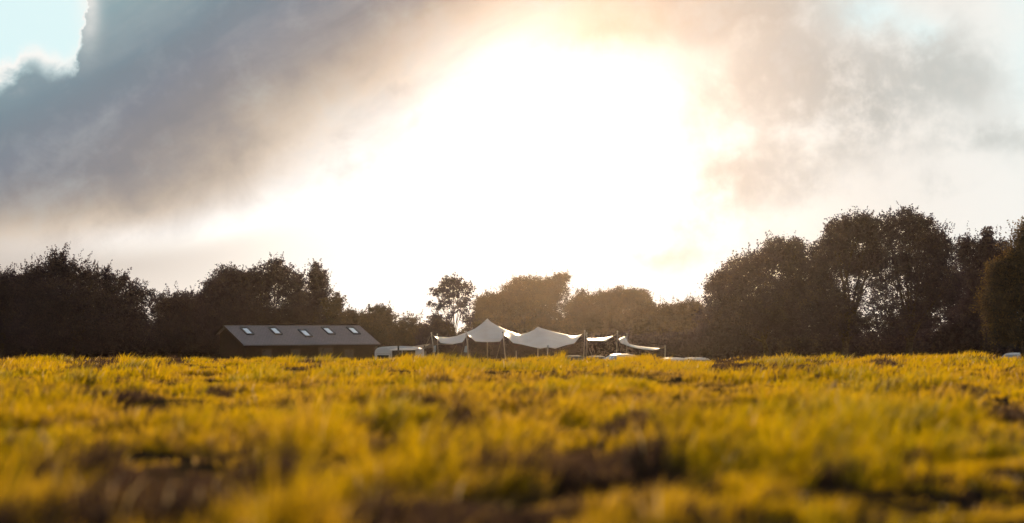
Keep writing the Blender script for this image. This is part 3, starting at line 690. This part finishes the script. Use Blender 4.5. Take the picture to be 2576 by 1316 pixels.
def sail(label, far, near, Df, Dn, poles, sag, ropes):
    o0 = at(far[len(far) // 2][0], 889, Df); o0.z = gz(o0.x, o0.y)
    root = empty('shade_sail', o0); tag(root, label, 'sail', 'small cream sails beside the big tent')
    a = poly_sample(far, 40); b = poly_sample(near, 40)
    MB().sheet([at(p[0], p[1], Df) - o0 for p in a], [at(p[0], p[1], Dn) - o0 for p in b], 10, .005, sag, 2.4).build('canopy', M_canvas, root, smooth=True)
    for px, py, dd, bx in poles:
        t, g = down(px, py, dd, bx); pole(root, o0, t, g, .042)
    for p, q in ropes: rope(root, o0, at(*p), at(*q), .01, .016)
    return root
sail('small cream sail slung level between two poles right of the big tent', [(1475.4, 851.2), (1500, 852), (1520.4, 850), (1533, 847.5), (1542.5, 845)], [(1478.7, 856.8), (1500, 857.5), (1525, 858.4), (1532.4, 852.5), (1541.5, 845.6)], 191, 186.5,
     [(1476, 840.3, 191.5, 1474), (1553.5, 836, 188, 1548.5)], 0, [((1476, 841.5, 191.5), (1475.4, 851.2, 191)), ((1553.5, 837.5, 188), (1542.5, 845, 190)), ((1476, 841, 191.5), (1483, 862, 188))])
sail('narrow cream sail curving down from a tall pole to a short one near the cars', [(1555.5, 853), (1565, 849.5), (1572.7, 846.8), (1577, 856), (1582, 865.4), (1594, 868.3), (1607.6, 870.8), (1624, 873), (1641, 874.4), (1661, 876.2)],
     [(1557.5, 855.5), (1559.5, 860), (1562, 864), (1568, 865.3), (1575, 868.5), (1587.5, 872.8), (1600, 875.7), (1614.3, 878.2), (1641.2, 881.3), (1660.5, 876.9)], 190, 187.6,
     [(1577.4, 842, 190.6, 1575.5), (1673.4, 873, 188.5, 1672)], 0, [((1577.4, 843, 190.6), (1572.7, 846.8, 190)), ((1673.4, 874.2, 188.5), (1661, 876.4, 189))])

# pale blue cloths hanging below the tent edge
M_blue = paint('pale_blue_cloth', (.34, .50, .62), (.50, .64, .74), rough=.85, scale=6, trans=.3)
def cloth(label, quad, D):
    TL, TR, BR, BL = (at(x, y, D) for x, y in quad); o0 = (TL + TR) / 2; rs = random.Random(label)
    n = 9; top = [TL.lerp(TR, i / n) - o0 for i in range(n + 1)]; bot = [BL.lerp(BR, i / n) - o0 for i in range(n + 1)]
    for i in range(n + 1):
        k = math.sin(i * 1.7) * .05; top[i].y += k * .5; bot[i].y += k
    ob = MB().sheet(top, bot, 6, .004).build('hanging_cloth', M_blue, None, smooth=True); ob.location = o0
    tag(ob, label, 'cloth', 'pale blue cloths hung on the tent')
cloth('pale blue cloth hanging by the leftmost pole of the big tent', [(1091.5, 870), (1097.2, 869), (1096, 886), (1088.5, 885.5)], 186.4)
cloth('pale blue cloth hanging beside the pair of poles in the left of the big tent', [(1169.5, 871), (1175, 869.5), (1174.8, 886.6), (1167, 886)], 184.9)

# ------------------------------------------------------------------ caravan with an awning, tarpaulin, posts
M_white = paint('caravan_white', (.60, .585, .56), (.70, .685, .66), rough=.35, scale=1.5)
M_cream = paint('caravan_grey', (.42, .38, .35), (.48, .44, .41), rough=.5, scale=1.5)
M_hatch_shade = paint('interior_shade', (.012, .009, .008), (.02, .015, .012), rough=.8)
M_tyre = paint('tyre_rubber', (.02, .02, .02), (.032, .03, .03), rough=.85, scale=8)
M_rim = paint('wheel_rim', (.4, .4, .4), (.5, .5, .5), rough=.35, metal=.8)
def wheel(root, x, y, z, r, w, axis='y'):
    def ring(prof, nm, mat, par):
        mb = MB(); n = 20; o = len(prof)
        for k in range(n):
            t = 2 * math.pi * k / n
            for (q, rr) in prof:
                a, c = math.cos(t) * rr, math.sin(t) * rr
                mb.v.append((x + a, y + q, z + c))
        for k in range(n):
            for j in range(o - 1):
                A = k * o + j; B = ((k + 1) % n) * o + j; mb.f.append([A, B, B + 1, A + 1])
        return mb.build(nm, mat, par, smooth=True)
    t = ring([(-w / 2, r * .6), (-w / 2, r * .92), (-w * .3, r), (w * .3, r), (w / 2, r * .92), (w / 2, r * .6)], 'wheel', M_tyre, root)
    ring([(-w * .42, .01), (-w * .36, r * .3), (-w * .44, r * .6), (w * .44, r * .6), (w * .36, r * .3), (w * .42, .01)], 'rim', M_rim, t)
def build_caravan():
    D = 186.0; S = D / FPX
    o0 = at(1005, 889, D); o0.z = gz(o0.x, o0.y)
    root = empty('caravan', o0); tag(root, 'white caravan with a rounded roof, open serving side and propped awning', 'caravan')
    X = lambda px: (px - 1005) * S
    H = lambda py: at(1005, py, D).z - o0.z
    dpt = 2.1
    # body shell: side profile swept across its depth, roof arched along the length
    prof = [(X(944.5), .38), (X(944.5), H(887)), (X(946.5), H(880)), (X(951), H(875.5)), (X(962), H(873)), (X(985), H(871.3)), (X(1010), H(870.6)), (X(1036), H(872)), (X(1054), H(875)), (X(1062), H(878)), (X(1066), H(884)), (X(1067), .38)]
    n = len(prof); inset = .10
    mb = MB(); rows = [(-dpt / 2, .06), (-dpt / 2 + inset, 0.0), (dpt / 2 - inset, 0.0), (dpt / 2, .06)]
    for yy, dr in rows:
        for (x, z) in prof: mb.v.append((x * (1 - dr * .3), yy, z - dr * (1.0 if z > 1 else 0)))
    for r in range(3):
        for i in range(n - 1): mb.f.append([r * n + i, r * n + i + 1, (r + 1) * n + i + 1, (r + 1) * n + i])
        mb.f.append([r * n + n - 1, r * n, (r + 1) * n, (r + 1) * n + n - 1])
    mb.f.append(list(range(n))[::-1]); mb.f.append([3 * n + i for i in range(n)])
    mb.build('body', M_white, root, smooth=False)
    yf = -dpt / 2
    MB().box((X(947.5), yf - .02, .5), (X(985), yf - .004, H(889.5))).build('end_panel', M_cream, root)
    fr = MB().box((X(948.5), yf - .045, H(904)), (X(983), yf - .022, H(891))).build('window', M_white, root)
    MB().box((X(951), yf - .055, H(903)), (X(980), yf - .047, H(893.4))).build('pane', M_window, fr)
    MB().box((X(988), yf - .02, .9), (X(1046), yf - .003, H(881.2))).build('hatch_shade', M_hatch_shade, root)  # flat dark panel on the closed shell: shade of the inside as colour
    MB().box((X(986), yf - .30, .86), (X(1048), yf - .022, .90)).build('counter', M_cream, root)
    # awning
    a = [Vector((X(p), yf + .02, H(q))) for p, q in ((984, 879), (1000, 876), (1020, 875), (1040, 876.5), (1058, 878.5))]
    b = [Vector((X(p), yf - 1.5, H(q))) for p, q in ((986, 882.2), (1000, 881.4), (1020, 881), (1036, 881.2), (1050, 879.5))]
    MB().sheet(a, b, 6, .006, -.04).build('awning', M_canvas, root, smooth=True)
    p = Vector((X(1015), yf - 1.45, H(881.2))); MB().tube([p, Vector((X(1018.8), yf - 1.45, -.05))], .035, 8).build('awning_pole', M_pole, root)
    for x in (X(985), X(1020)): wheel(root, x, yf + .25, .30, .30, .18)
    MB().tube([(X(944.5), 0, .45), (X(925), 0, .42)], .05, 6).build('tow_bar', M_skyframe, root)
    MB().tube([(X(927), 0, .42), (X(927), 0, -.03)], .03, 6).build('jockey_leg', M_skyframe, root)
build_caravan()
M_tarp = paint('beige_tarp', (.36, .28, .20), (.45, .36, .27), rough=.85, scale=2, trans=.3, bump=.3, bscale=5)
M_tent_shade = paint('tent_shade', (.05, .035, .028), (.075, .052, .04), rough=.8, scale=2)
def build_tarp():
    D = 188.5; o0 = at(1068, 889, D); o0.z = gz(o0.x, o0.y)
    root = empty('tarpaulin', o0); tag(root, 'beige tarpaulin lean-to with a strip painted as the shaded tent hem between the caravan and the big tent', 'tarpaulin')
    MB().sheet([at(x, y, D + 2) - o0 for x, y in ((1038, 871.5), (1058, 868), (1084, 865), (1110, 865), (1140, 866))], [at(x, y, D - 1) - o0 for x, y in ((1054, 877), (1066, 873.5), (1083, 867.5), (1110, 867.2), (1139, 867))], 6, .006, .03).build('sheet', M_tarp, root)
    MB().sheet([at(x, y, D - 1.02) - o0 for x, y in ((1040, 881), (1062, 875), (1076, 869.5), (1086, 863), (1092, 850))], [at(x, y, D - 1.3) - o0 for x, y in ((1042, 882.5), (1063, 879), (1078, 874.5), (1090, 869.5), (1100, 866))], 4, .006).build('underside', M_tent_shade, root)  # dark strip: shaded underside of the tent corner put into the cloth colour
    for px, py, r in ((1068.5, 869, .06), (1071, 884, .03)):
        t, g = down(px, py, D - 1.1, px + 1.5); MB().tube([g - o0, t - o0], r, 8).build('post', M_trim if r > .04 else M_pole, root)
build_tarp()
def post(name, label, px, top, D, r, mat, px2=None, cap=False):
    t, g = down(px, top, D, px2 or px); mb = MB(); h = t - g
    mb.tube([(0, 0, 0), h * .5 + Vector((.01, 0, 0)), h], [r * 1.1, r * 1.03, r], 10)
    if cap: mb.tube([h - Vector((0, 0, .02)), h + Vector((0, 0, .12)), h + Vector((0, 0, .14))], [r * 1.35, r * 1.35, r * .5], 10)
    o = mb.build(name, mat, None, smooth=False); o.location = g; tag(o, label, 'post'); return o
post('wooden_post', 'rough dark wooden post standing in front of the caravan roof', 1002, 869.5, 180, .075, M_board)
post('chimney_pipe', 'thin dark pipe rising out of the bushes right of the slate roof', 928.3, 767.5, 246, .10, M_trim, cap=True)
M_panel = paint('white_board', (.56, .53, .51), (.64, .61, .585), rough=.6, scale=2)
def build_board():
    D = 183.5; a, b = at(1048.4, 881.5, D), at(1066.7, 878, D); g = gz(a.x, D); mb = MB()
    L = Vector((a.x, D, g)); W = b.x - a.x; h1, h2, h3 = a.z - g, b.z + .06 - g, b.z - .05 - g
    f = [(0, 0), (W, 0), (W, h3), (W * .8, h2), (0, h1)]
    mb.poly([(x, 0, z) for x, z in f] + [(x, .05, z) for x, z in f], [(0, 1, 2, 3, 4), (9, 8, 7, 6, 5)] + [(i, i + 5, (i + 1) % 5 + 5, (i + 1) % 5) for i in range(5)])
    o = mb.build('board_panel', M_panel); o.location = L; tag(o, 'pale upright board standing at the right end of the caravan', 'board')
build_board()

# ------------------------------------------------------------------ parked cars, sunk behind the crest
M_glass = paint('car_glass', (.22, .29, .32), (.27, .34, .37), rough=.1, metal=.5, scale=1)
M_lamp = paint('lamp_glass', (.7, .7, .7), (.8, .8, .8), rough=.15); M_red = paint('tail_lamp_red', (.35, .02, .02), (.45, .03, .02), rough=.2)
def car(label, px, roof, D, rz, paintm, glass=None):
    x = at(px, 889, D).x; z = gz(x, D); root = empty('parked_car', (x, D, z), rz)
    tag(root, label, 'car', 'cars parked behind the crest of the field')
    h = max(1.15, at(px, roof, D).z - z)                       # height as seen
    L, W = 4.1, .86
    # lower body: lofted sections along the length
    st = [(-L / 2, .62, .42, .62), (-L / 2 + .12, .78, .30, .74), (-1.3, W, .22, .86), (-.2, W, .22, .92), (.9, W, .22, .94), (1.6, .84, .26, .94), (L / 2 - .08, .74, .36, .84), (L / 2, .66, .42, .70)]
    mb = MB(); n = 8
    for (u, w, z0, z1) in st:
        for (a, b) in ((-w * .9, z0), (-w, z0 + .12), (-w, z1 - .22), (-w * .9, z1), (w * .9, z1), (w, z1 - .22), (w, z0 + .12), (w * .9, z0)): mb.v.append((u, a, b))
    for i in range(len(st) - 1):
        for k in range(n):
            q = (k + 1) % n; mb.f.append([i * n + k, i * n + q, (i + 1) * n + q, (i + 1) * n + k])
    mb.f.append(list(range(n))); mb.f.append([(len(st) - 1) * n + k for k in range(n)][::-1])
    # cabin with a crowned roof
    zb, zt = .9, h
    ring = lambda x0, x1, w, zz: [(x0, -w, zz), (x1, -w, zz), (x1, w, zz), (x0, w, zz)]
    rs_ = [ring(-.95, 1.75, .78, zb), ring(-.38, 1.36, .655, zt - .16), ring(-.26, 1.25, .61, zt - .075), ring(-.06, 1.02, .50, zt - .02), ring(.2, .75, .30, zt)]
    r0, r1 = rs_[0], rs_[1]
    o = len(mb.v)
    for q in rs_: mb.v += q
    for k in range(4):
        for i in range(4):
            q = (i + 1) % 4; mb.f.append([o + k * 4 + i, o + k * 4 + q, o + k * 4 + 4 + q, o + k * 4 + 4 + i])
    mb.f.append([o + 16, o + 17, o + 18, o + 19])
    mb.build('body', paintm, root, bevel=.035, seg=3, smooth=False)
    def panel(nm, A, B, C, Dd, m, mat):
        A, B, C, Dd = map(Vector, (A, B, C, Dd)); c = (A + B + C + Dd) / 4; nn = (B - A).cross(Dd - A).normalized()
        if nn.dot(c - Vector((.3, 0, .9))) < 0: nn = -nn
        q = [c + (p - c) * m + nn * .012 for p in (A, B, C, Dd)]; return MB().poly(q, [(0, 1, 2, 3)]).build(nm, mat, root)
    gl = glass or M_glass
    panel('windscreen', r0[0], r0[3], r1[3], r1[0], .88, gl); panel('rear_window', r0[1], r0[2], r1[2], r1[1], .84, gl)
    for s in (0, 3):
        j = 1 if s == 0 else 2
        m0 = Vector(r0[s]).lerp(Vector(r0[j]), .52); m1 = Vector(r1[s]).lerp(Vector(r1[j]), .52)
        panel('side_window', r0[s], m0, m1, r1[s], .86, gl); panel('side_window', m0, r0[j], r1[j], m1, .86, gl)
    for u in (-1.28, 1.3):
        for s in (-1, 1): wheel(root, u, s * .76, .31, .31, .2)
    for s in (-1, 1):
        MB().box((-L / 2 + .06, s * .62 - .14, .56), (-L / 2 + .2, s * .62 + .14, .70)).build('headlight', M_lamp, root, bevel=.02)
        MB().box((L / 2 - .12, s * .62 - .12, .62), (L / 2 - .03, s * .62 + .12, .80)).build('tail_light', M_red, root, bevel=.02)
        MB().box((-.62, s * .9 - .09, .93), (-.5, s * .9 + .09, 1.06)).build('wing_mirror', paintm, root, bevel=.03)
    return root
M_cw = paint('car_white', (.62, .60, .57), (.68, .66, .63), rough=.28, scale=1); M_cg = paint('car_grey', (.07, .075, .085), (.10, .105, .115), rough=.75, scale=1, spec=.15)
M_cs = paint('car_silver', (.45, .45, .45), (.52, .52, .52), rough=.3, metal=.5, scale=1)
car('white car parked below the level sail, its flat roof brightly lit', 1550, 890.4, 150, R(20), M_cw)
car('grey car half hidden by grass under the right corner of the big tent', 1438, 894.8, 152, R(70), M_cg, M_window)
car('grey car half hidden by grass just left of the bright white roof', 1497, 895.6, 154, R(80), M_cg, M_window)
car('silver car beneath the short end pole of the curving sail, left of a pair', 1680, 900, 148, R(35), M_cs)
car('silver car right of the short end pole, its roof overlapping the other silver car', 1736, 899.5, 152, R(30), M_cs)
car('pale blue tinted car half hidden at the right edge of the field', 2551, 887.5, 146, R(40), M_cs)

# ------------------------------------------------------------------ dry stalks that stand out of the foreground grass
M_straw = paint('dry_straw', (.62, .46, .26), (.74, .58, .36), rough=.5, scale=30, trans=.4)
def straw(label, px, py, D, length, tilt, w):
    p = at(px, py, D); o = MB(); g = gz(p.x, D); d = Vector((math.sin(tilt), 0, math.cos(tilt)))
    foot = Vector((p.x - d.x * .12, D, g)); a = p - d * length / 2; b = p + d * length / 2
    path = [foot, foot.lerp(a, .6) + Vector((.004, 0, 0)), a, a.lerp(b, .35), a.lerp(b, .7), b]
    o.tube([q - foot for q in path], [.0016, .0015, .0018, w, w * .8, .001], 6)
    ob = o.build('dry_stalk', M_straw, None, smooth=True); ob.location = foot
    tag(ob, label, 'stalk', 'dry stalks in the foreground grass')
straw('pale dry stalk leaning left, blurred near the left edge of the foreground', 112, 1105, 8.0, .10, R(-24), .012)
straw('bright pale dry seed head leaning right in the right of the field', 2096, 970, 14.5, .10, R(38), .014)

# ------------------------------------------------------------------ thin evening haze
hz = MB().box((-2700, -2700, -6), (2700, 2700, 16.5)).build('haze', None); tag(hz, 'thin warm evening haze over the field', 'haze', kind='stuff')
hm, ho = new_mat('haze_air'); E.t = hm.node_tree
pv = E.t.nodes.new('ShaderNodeVolumePrincipled'); pv.inputs['Density'].default_value = .000031; pv.inputs['Color'].default_value = (1.0, .83, .71, 1)
pv.inputs['Anisotropy'].default_value = .94
E.t.links.new(pv.outputs[0], ho.inputs['Volume']); hz.data.materials.append(hm); hm.cycles.homogeneous_volume = True
